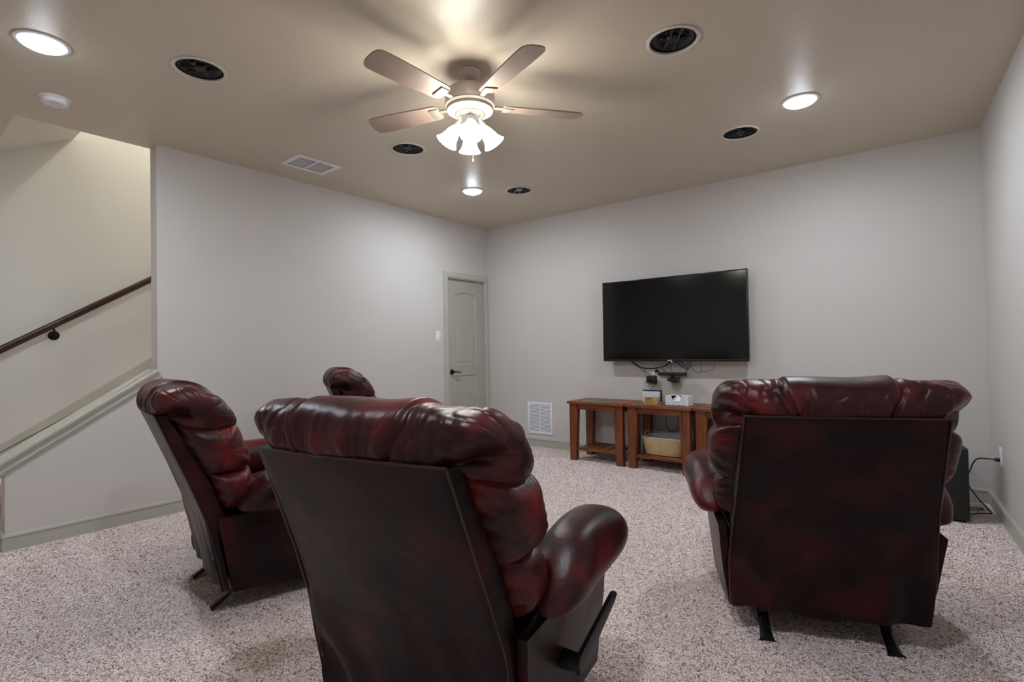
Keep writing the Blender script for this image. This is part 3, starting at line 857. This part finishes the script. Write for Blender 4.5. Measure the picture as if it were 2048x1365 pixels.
# ------------------------------------------------------------------ television
tv = empty('television', (2.465, -.12, 1.03)); tag(tv, 'large black flat screen television mounted on the wall, switched off', 'television')
MB().box(-.73, .73, .003, .040, 0, .84, .004).build('body', M['bezel'], tv, smooth=0.4)
fr = MB(); fr.box(-.73, .73, -.004, .004, 0, .020, .002); fr.box(-.73, .73, -.004, .004, .828, .84, .002); fr.box(-.73, -.719, -.004, .004, .02, .828, .002); fr.box(.719, .73, -.004, .004, .02, .828, .002)
fr.build('bezel', M['bezel'], tv, smooth=0.4)
MB().box(-.7195, .7195, -.001, .004, .0195, .8285).build('screen', M['screen'], tv, smooth=0)
mk = MB(); mk.lathe([(0, 0), (.006, 0), (.006, .001), (0, .001)], 20, tr(-.018, -.0045, .010) @ rot('X', PI / 2))
mk.box(-.008, -.005, -.0056, -.0045, .004, .016); mk.box(-.005, .002, -.0056, -.0045, .004, .0065)
mk.box(.006, .009, -.0056, -.0045, .004, .016); mk.box(.009, .016, -.0056, -.0045, .0135, .016); mk.box(.009, .016, -.0056, -.0045, .004, .0065); mk.box(.0135, .016, -.0056, -.0045, .004, .010)
mk.build('logo', M['white'], tv, smooth=0)
MB().box(.010, .018, -.003, .003, -.006, .0005).build('power_led', M['led_red'], tv, smooth=0)
MB().box(.03, .12, .0, .03, -.016, .0, .003).build('sensor_housing', M['black'], tv, smooth=0.4)
mt = MB(); mt.box(-.30, .30, .041, .055, .2, .64, .003); mt.box(-.25, .25, .105, .118, .25, .6, .003); mt.box(-.04, .04, .055, .105, .36, .5, .003)
mt.build('wall_bracket', M['black_metal'], tv, smooth=0.4)

# ------------------------------------------------------------------ wall plates
def plate(name, loc, wd, ht, nrm_rot, label, cat):
    o = empty(name, loc, nrm_rot); tag(o, label, cat)
    MB().box(-wd / 2, wd / 2, -.006, 0, -ht / 2, ht / 2, .002).build('cover_plate', M['white'], o, smooth=0.4)
    return o
sw = plate('light_switch', (0.0, -.895, 1.345), .072, .118, PI / 2, 'white toggle light switch on the wall left of the door', 'light switch')
MB().box(-.005, .005, -.016, -.006, -.016, .006, .002).build('toggle', M['white'], sw, smooth=0.4)
# power outlet box behind the plugs, below the television
ow = plate('wall_outlet', (2.240, 0, .896), .135, .125, 0, 'white double gang wall outlet under the television with plugs in it', 'outlet')
for (x, zz) in ((-.033, .030), (.033, .030), (-.033, -.030), (.033, -.030)):
    so = MB().box(x - .017, x + .017, -.0075, -.006, zz - .014, zz + .014, .003).build('socket', M['grille_white'], ow, smooth=0.4)
    if zz > 0:
        for dx in (-.0065, .0065): MB().box(x + dx - .0015, x + dx + .0015, -.0082, -.0074, zz - .005, zz + .006).build('slot', M['black'], so, smooth=0)
MB().box(-.006, 0.000, -.010, -.0062, .002, .008).build('indicator_light', M['led_red'], ow, smooth=0)
rzr = math.atan2(-.0504, 1)
ro = empty('wall_outlet', (rwx(-.45), -.45, .42), -PI / 2 + .0504); tag(ro, 'white duplex wall outlet low on the right wall with a black plug', 'outlet')
MB().box(-.037, .037, -.006, 0, -.060, .060, .002).build('cover_plate', M['white'], ro, smooth=0.4)
for zz in (.022, -.022): MB().box(-.017, .017, -.0085, -.006, zz - .015, zz + .015, .003).build('socket', M['grille_white'], ro, smooth=0.4)

# plugs and adapters
def adapter(x, zz, w_, h_, lab):
    o = MB().box(-w_ / 2, w_ / 2, -.045, -.0075, -h_ / 2, h_ / 2, .004).build('power_adapter', M['black'], loc=(x, 0, zz), smooth=0.4)
    tag(o, lab, 'power adapter', 'black power adapters in the outlet')
adapter(2.202, .842, .048, .075, 'square black power adapter, left of the two in the outlet')
adapter(2.262, .838, .038, .085, 'narrow black power adapter, right of the two in the outlet')
o = MB().box(-.018, .018, -.034, -.0085, -.012, .012, .004).build('power_plug', M['black'], loc=(2.285, 0, .926), smooth=0.4)
tag(o, 'black plug in the upper right socket under the television', 'plug')

# ------------------------------------------------------------------ motion sensor bar on its stand, on the wall
mb_ = empty('motion_sensor_bar', (2.478, -.10, .905)); tag(mb_, 'long black motion sensor bar hung on the wall under the television', 'motion sensor')
MB().box(-.138, .138, -.035, .025, -.017, .017, .006).build('body', M['black'], mb_, smooth=0.4)
for x, r_ in ((-.07, .006), (-.01, .007), (.012, .007)): MB().lathe([(0, 0), (r_, 0), (r_, .002), (0, .002)], 20, tr(x, -.035, 0) @ rot('X', PI / 2)).build('lens', M['screen'], mb_)
bm = MB(); bm.box(-.016, .016, -.01, .02, -.035, -.015, .003)
bm.prism([(-.035, -.035), (.055, -.035), (.055, -.088), (.010, -.088), (-.05, -.064)], -.025, .06, 'y')
bm.box(-.02, .04, .06, .10, -.07, -.04)
bm.build('stand', M['black'], mb_, smooth=0.4)

# ------------------------------------------------------------------ cables below the television
def cable(pts, r, lab, name='cable', cat='cable', group=None):
    o = MB().tube(pts, r, 8, 8).build(name, M['cable']); tag(o, lab, cat, group); return o
cable([(2.02, -.06, 1.04), (2.06, -.05, 1.005), (2.13, -.045, .965), (2.22, -.045, .955), (2.32, -.045, .965), (2.40, -.05, .99), (2.46, -.06, 1.04)], .006, 'thick black cable bundle sagging under the television')
cable([(2.00, -.06, 1.04), (2.06, -.04, .99), (2.13, -.03, .94), (2.20, -.03, .90), (2.222, -.03, .875)], .003, 'thin black cable running down from the television to the outlet')
cable([(2.285, -.028, .938), (2.283, -.03, .958), (2.287, -.04, .972)], .003, 'short black cord rising from the upper plug')
cable([(2.33, -.05, .965), (2.36, -.05, .945), (2.385, -.05, .93), (2.375, -.055, .915), (2.37, -.06, .905)], .0028, 'short curling black cord above the left end of the sensor bar')
cable([(2.44, -.05, 1.04), (2.448, -.05, .98), (2.462, -.07, .925)], .0022, 'thin straight black cord between television and sensor bar')
cable([(2.50, -.05, 1.04), (2.53, -.05, 1.00), (2.575, -.05, .965), (2.615, -.05, .955), (2.60, -.055, .935), (2.60, -.07, .915)], .004, 'tangled black cord right of the television mark')
cable([(2.55, -.05, 1.04), (2.57, -.05, 1.0), (2.60, -.045, .975), (2.62, -.04, .96), (2.63, -.04, 1.0), (2.60, -.05, 1.04)], .003, 'small loop of black cord beside the tangled cord')
cable([(2.64, -.05, 1.04), (2.65, -.03, .96), (2.69, -.02, .915), (2.73, -.02, .93), (2.735, -.02, .97), (2.74, -.03, 1.04)], .0018, 'thin drooping wire right of the sensor bar')
cable([(2.72, -.02, .935), (2.78, -.02, .93), (2.84, -.02, .955), (2.88, -.03, 1.04)], .0018, 'thin wire curving up to the right end under the television')
cable([(2.19, -.03, .805), (2.20, -.03, .77), (2.225, -.05, .745)], .0022, 'black cord hanging from the left adapter')
cable([(2.262, -.03, .797), (2.25, -.03, .77), (2.23, -.05, .745)], .0022, 'black cord hanging from the right adapter')
cable([(2.33, -.06, .895), (2.37, -.055, .87), (2.40, -.05, .868), (2.42, -.055, .885)], .0022, 'black cord loop under the sensor bar')
cable([(2.44, -.02, .60), (2.38, -.02, .52), (2.36, -.02, .50), (2.42, -.02, .515), (2.48, -.02, .50), (2.50, -.02, .42), (2.47, -.02, .34), (2.41, -.02, .32), (2.37, -.02, .38), (2.37, -.02, .46)], .0028, 'dark looped cord against the wall behind the middle table')

# ------------------------------------------------------------------ return air grille on the wall
rg = empty('return_air_grille', (.802, 0, .341)); tag(rg, 'white louvred return air grille low on the television wall', 'vent')
f = MB(); W2, H2 = .179, .189
f.box(-W2, -W2 + .026, -.010, 0, -H2, H2, .003); f.box(W2 - .026, W2, -.010, 0, -H2, H2, .003); f.box(-W2 + .025, W2 - .025, -.0098, 0, H2 - .026, H2 - .0002, .0015); f.box(-W2 + .025, W2 - .025, -.0098, 0, -H2 + .0002, -H2 + .026, .0015); f.box(-.008, .008, -.008, 0, -H2 + .02, H2 - .02)
f.build('frame', M['grille_white'], rg, smooth=0.4)
MB().box(-.155, .155, -.0015, -.0005, -.165, .165).build('backing', M['sub'], rg, smooth=0)
for k in range(22):
    zz = -.156 + k * .01486
    MB().box(-.154, .154, -.0055, .0055, -.0008, .0008, mtx=tr(0, -.006, zz) @ rot('X', .95)).build('slat', M['grille_white'], rg, smooth=0)

# ------------------------------------------------------------------ end tables
def end_table(t1, t2):
    o = empty('end_table', (0, 0, 0))
    Wt, D, Ht = .650, .425, .62
    # top: frame boards with two inlaid tiles
    f = MB(); z0, z1 = Ht - .026, Ht
    f.box(0, Wt, -D, -D + .085, z0, z1, .003); f.box(0, Wt, -.085, 0, z0, z1, .003)
    f.box(0, .10, -D + .085, -.085, z0, z1, .002); f.box(Wt - .10, Wt, -D + .085, -.085, z0, z1, .002); f.box(Wt / 2 - .012, Wt / 2 + .012, -D + .085, -.085, z0, z1, .002)
    f.box(.09, Wt - .09, -D + .08, -.08, z0, z1 - .008)
    f.build('tabletop', M['wood_h'], o, smooth=0.4)
    MB().box(.1015, Wt / 2 - .0135, -D + .087, -.087, z1 - .008, z1 - .002, .001).build('tile', M[t1], o, smooth=0.4)
    MB().box(Wt / 2 + .0135, Wt - .1015, -D + .087, -.087, z1 - .008, z1 - .002, .001).build('tile', M[t2], o, smooth=0.4)
    ap = MB()
    ap.box(.09, Wt - .09, -D + .030, -D + .050, z0 - .058, z0, .002); ap.box(.09, Wt - .09, -.050, -.030, z0 - .058, z0, .002)
    ap.box(.030, .050, -D + .06, -.06, z0 - .058, z0, .002); ap.box(Wt - .050, Wt - .030, -D + .06, -.06, z0 - .058, z0, .002)
    ap.build('apron', M['wood_h'], o, smooth=0.4)
    for sx in (0, 1):
        for sy in (0, 1):
            yy0, yy1 = ((-D + .018, -D + .072) if sy == 0 else (-.072, -.018))
            a0, a1, a2 = .022, .118, .094     # outer edge, inner edge at top, inner edge at foot
            pts = [(a0, 0), (a2, 0), (a2 + .004, .12), (a1, z0 - .06), (a1, z0), (a0, z0)]
            if sx: pts = [(Wt - a, b) for a, b in pts]
            MB().prism(pts, yy0, yy1, 'y').build('leg', M['wood_v'], o, smooth=0.2)
    for q0, q1 in ((-D + .028, -D + .052), (-.052, -.028)): MB().box(.09, Wt - .09, q0, q1, .110, .140, .002).build('shelf_rail', M['wood_h'], o, smooth=0.4)
    for k in range(4):
        x = .105 + k * .1135
        MB().box(x, x + .095, -D + .05, -.05, .120, .136, .002).build('shelf_slat', M['wood_h'], o, smooth=0.4)
    return o
TT = [('tile_green', 'tile_tan', 'cherry wood end table at the left end of the row, its shelf empty'),
      ('tile_green', 'tile_dark', 'cherry wood end table in the middle of the row with tissue box on top'),
      ('tile_tan', 'tile_green', 'cherry wood end table at the right end of the row, behind the recliner')]
TX = [1.462, 2.126, 2.788]
t0 = end_table('tile_green', 'tile_tan')
for i, (a, b, lab) in enumerate(TT):
    o = t0 if i == 0 else copy_tree(t0)
    if i:
        ts = [c for c in o.children if c.name.startswith('tile')]
        for c, mm in zip(ts, (a, b)):
            c.data = c.data.copy(); c.data.materials[0] = M[mm]
    o.location = (TX[i], -.022, 0); tag(o, lab, 'table', 'end tables in a row under the television')

# things on the middle table
gc = empty('game_console_dock', (2.284, -.15, .62)); tag(gc, 'pale grey game console dock with black top edge standing behind the wooden box', 'game console')
MB().box(-.092, .092, -.028, .028, 0, .112, .005).build('case', M['console_grey'], gc, smooth=0.4)
MB().box(-.090, .094, -.020, .022, .108, .124, .003).build('tablet', M['black'], gc, smooth=0.4)
MB().box(.090, .098, -.02, .022, .012, .122, .002).build('side_controller', M['black'], gc, smooth=0.4)

cs = empty('coaster_holder', (2.338, -.28, .62), .1); tag(cs, 'small bamboo box with slatted opening in front of the game console', 'wooden box')
b = MB(); b.box(-.065, .065, -.040, .040, 0, .006, .001); b.box(-.065, .065, -.040, .040, .058, .066, .001)
b.box(-.065, -.050, -.040, .040, .006, .058, .001); b.box(.018, .065, -.040, .040, .006, .058, .001); b.box(-.05, .02, .030, .040, .006, .058)
b.build('box', M['bamboo'], cs, smooth=0.4)
for k in range(6):
    c = MB().box(-.047, .016, -.036, .028, .008 + k * .0082, .013 + k * .0082, .001).build('coaster', M['bamboo'], loc=(2.338, -.28, .62), smooth=0.4)
    c.rotation_euler[2] = .1
    tag(c, 'bamboo coaster in the slatted box, counted from the bottom: ' + ['lowest', 'second', 'third', 'fourth', 'fifth', 'topmost'][k], 'coaster', 'coasters in the bamboo box')

def tissue_mat():
    m = mat('floral_card', rgb(228, 232, 236), 0.6)
    nt = m.node_tree; N = nt.nodes; L = nt.links; b = N['Principled BSDF']; tc = N['Texture Coordinate']
    def spots(scale, thr, col, prev, off):
        mp = N.new('ShaderNodeMapping'); mp.inputs['Location'].default_value = off; mp.inputs['Rotation'].default_value = (.3, .9, .2); mp.inputs['Scale'].default_value = (1.3, 1, .45)
        L.new(tc.outputs['Object'], mp.inputs['Vector'])
        v = N.new('ShaderNodeTexVoronoi'); v.inputs['Scale'].default_value = scale; L.new(mp.outputs[0], v.inputs['Vector'])
        lt = N.new('ShaderNodeMath'); lt.operation = 'LESS_THAN'; lt.inputs[1].default_value = thr; L.new(v.outputs['Distance'], lt.inputs[0])
        mx = N.new('ShaderNodeMix'); mx.data_type = 'RGBA'; L.new(lt.outputs[0], mx.inputs[0]); mx.inputs[7].default_value = col
        if prev is None: mx.inputs[6].default_value = rgb(228, 232, 236)
        else: L.new(prev, mx.inputs[6])
        return mx.outputs[2]
    c = spots(95, .24, rgb(222, 170, 170), None, (1, 2, 3))
    c = spots(85, .22, rgb(160, 186, 204), c, (4, 2, 7))
    c = spots(62, .19, rgb(34, 74, 66), c, (7, 5, 1))
    c = spots(50, .13, rgb(24, 48, 46), c, (2, 9, 4))
    L.new(c, b.inputs['Base Color']); return m
M['floral'] = tissue_mat()
tb = empty('tissue_box', (2.590, -.235, .62), -.06); tag(tb, 'white tissue box with leaf and flower pattern on the middle table', 'tissue box')
def tbox():
    w_, d_, h_ = .112, .058, .090
    bm = bmesh.new()
    # front face with a scooped opening that runs over the top edge
    arc = [(-.052 + .0 * 0, h_)] + [(-.052 + .104 * k / 10, h_ - .062 * math.sin(PI * k / 10) ** .6) for k in range(1, 10)] + [(.052, h_)]
    front = [(-w_, 0), (w_, 0), (w_, h_)] + arc[::-1] + [(-w_, h_)]
    bm.faces.new([bm.verts.new((x, -d_, zz)) for x, zz in front])
    top = [(-w_, -d_), (-w_, d_), (w_, d_), (w_, -d_)] + [(.052 - .104 * k / 10, -d_ + .050 * math.sin(PI * k / 10) ** .6) for k in range(0, 11)]
    bm.faces.new([bm.verts.new((x, y, h_)) for x, y in top])
    _keep = 0
    for q in (((-w_, -d_, 0), (-w_, d_, 0), (-w_, d_, h_), (-w_, -d_, h_)), ((w_, -d_, 0), (w_, d_, 0), (w_, d_, h_), (w_, -d_, h_)), ((-w_, d_, 0), (w_, d_, 0), (w_, d_, h_), (-w_, d_, h_)), ((-w_, -d_, 0), (w_, -d_, 0), (w_, d_, 0), (-w_, d_, 0))):
        bm.faces.new([bm.verts.new(p) for p in q])
    bmesh.ops.remove_doubles(bm, verts=bm.verts, dist=.0005); bmesh.ops.recalc_face_normals(bm, faces=bm.faces)
    mb = MB(); mb.merge(bm)
    ob = mb.build('carton', M['floral'], tb, smooth=0)
    md = ob.modifiers.new('card', 'SOLIDIFY'); md.thickness = .0016; md.offset = -1; ob.data.materials.append(M['card_brown']); md.material_offset = 1; md.material_offset_rim = 0
    t = MB(); bm = bmesh.new(); g = []
    for i in range(15):
        u = i / 14; row = []
        for j in range(9):
            v = j / 8
            row.append(bm.verts.new((-.046 + .092 * u, -d_ + .006 + .045 * v + .003 * math.sin(u * 14), .026 + .05 * v + .006 * math.sin(u * 9 + v * 5) + .012 * math.sin(PI * u))))
        g.append(row)
    for i in range(14):
        for j in range(8): bm.faces.new((g[i][j], g[i + 1][j], g[i + 1][j + 1], g[i][j + 1]))
    t.merge(bm); ts = t.build('tissue', M['paper'], tb, smooth=3)
    md = ts.modifiers.new('thick', 'SOLIDIFY'); md.thickness = .001
tbox()

# wicker basket on the lower shelf of the middle table
bk = empty('wicker_basket', (2.458, -.235, .140)); tag(bk, 'pale wicker basket with grey cloth liner on the shelf of the middle table', 'basket')
def basket():
    mb = MB(); bm = bmesh.new(); rows = []
    def ringpts(w_, d_, zz, n=64):
        out = []
        for k in range(n):
            a = 2 * PI * k / n; c, s_ = math.cos(a), math.sin(a)
            out.append((w_ * abs(c) ** .28 * (1 if c > 0 else -1), d_ * abs(s_) ** .28 * (1 if s_ > 0 else -1), zz))
        return out
    H_ = .165
    prof_ = [(0.0, 0)] + []
    levels = [(t / 20) for t in range(21)]
    for t in levels:
        w_ = .178 + .030 * t + .0016 * (1 if int(t * 20) % 2 else -1); d_ = .115 + .022 * t + .0016 * (1 if int(t * 20) % 2 else -1)
        rows.append([bm.verts.new(p) for p in ringpts(w_, d_, H_ * t)])
    for t in levels[::-1]:
        w_ = .170 + .030 * t; d_ = .107 + .022 * t
        rows.append([bm.verts.new(p) for p in ringpts(w_, d_, .006 + (H_ - .006) * t)])
    for a, b in zip(rows, rows[1:]):
        for k in range(64): bm.faces.new((a[k], a[(k + 1) % 64], b[(k + 1) % 64], b[k]))
    bm.faces.new(rows[0][::-1]); bm.faces.new(rows[-1]); bmesh.ops.recalc_face_normals(bm, faces=bm.faces)
    mb.merge(bm); mb.build('body', M['wicker'], bk, smooth=0.9)
    # liner
    bm = bmesh.new(); rows = []
    for t, off in ((0.1, 0), (.5, 0), (1.0, 0), (1.035, .004), (1.0, .0105)):
        w_ = .167 + .030 * t + off; d_ = .104 + .022 * t + off
        rows.append([bm.verts.new((x, y, zz + .002 * math.sin(k * 1.3))) for k, (x, y, zz) in enumerate(ringpts(w_, d_, H_ * t))])
    for a, b in zip(rows, rows[1:]):
        for k in range(64): bm.faces.new((a[k], a[(k + 1) % 64], b[(k + 1) % 64], b[k]))
    bm.faces.new(rows[0]); mb = MB(); mb.merge(bm); mb.build('liner', M['liner'], bk, smooth=3)
    for s in (-1, 1):
        MB().tube([(s * .197, -.045, .145), (s * .201, -.045, .190), (s * .201, -.038, .203), (s * .201, 0, .206), (s * .201, .038, .203), (s * .201, .045, .190), (s * .197, .045, .145)], .0065, 10, 5).build('handle', M['bamboo'], bk)
basket()

# ------------------------------------------------------------------ subwoofer with its power cord
sb = empty('subwoofer', (4.478, -.455, 0), .12); tag(sb, 'tall dark grey subwoofer box on the carpet in the right corner', 'speaker')
MB().box(-.13, .13, -.20, .20, .014, .485, .008).build('cabinet', M['sub'], sb, smooth=0.4)
MB().box(-.128, .128, -.212, -.201, .02, .48, .005).build('front_grille', M['black'], sb, smooth=0.4)
for x in (-.1, .1):
    for y in (-.17, .17):
        MB().lathe([(0, 0), (.016, 0), (.018, .014), (0, .014)], 16, tr(x, y, 0)).build('foot', M['black'], sb)
px_, py_ = rwx(-.45), -.45
c1_ = cable([(px_ - .010, py_ - .0, .398), (px_ - .05, py_ + .005, .398), (px_ - .12, py_ + .03, .385), (px_ - .155, py_ + .05, .30), (px_ - .17, py_ + .05, .22), (px_ - .12, py_ + .06, .12), (px_ - .06, py_ + .10, .035), (px_ - .05, py_ + .13, .008), (px_ - .11, py_ + .10, .006), (px_ - .14, py_ + .06, .006), (px_ - .20, py_ + .03, .006), (px_ - .26, py_ + .07, .02)], .0042, None, 'power_cord', None)
c2_ = cable([(4.60, -.28, .02), (4.66, -.22, .006), (4.72, -.20, .006), (4.70, -.26, .006), (4.64, -.27, .006), (4.60, -.25, .02)], .0035, None, 'coiled_cord', None)
pl = MB(); pl.lathe([(0, 0), (.013, 0), (.013, .014), (.007, .030), (0, .032)], 16, tr(px_ - .0085, py_, .398) @ rot('Y', -PI / 2))
pg = pl.build('plug', M['black'])
SM = (tr(4.478, -.455, 0) @ rot('Z', .12)).inverted()
for c in (c1_, c2_, pg):
    c.data.transform(SM); c.parent = sb
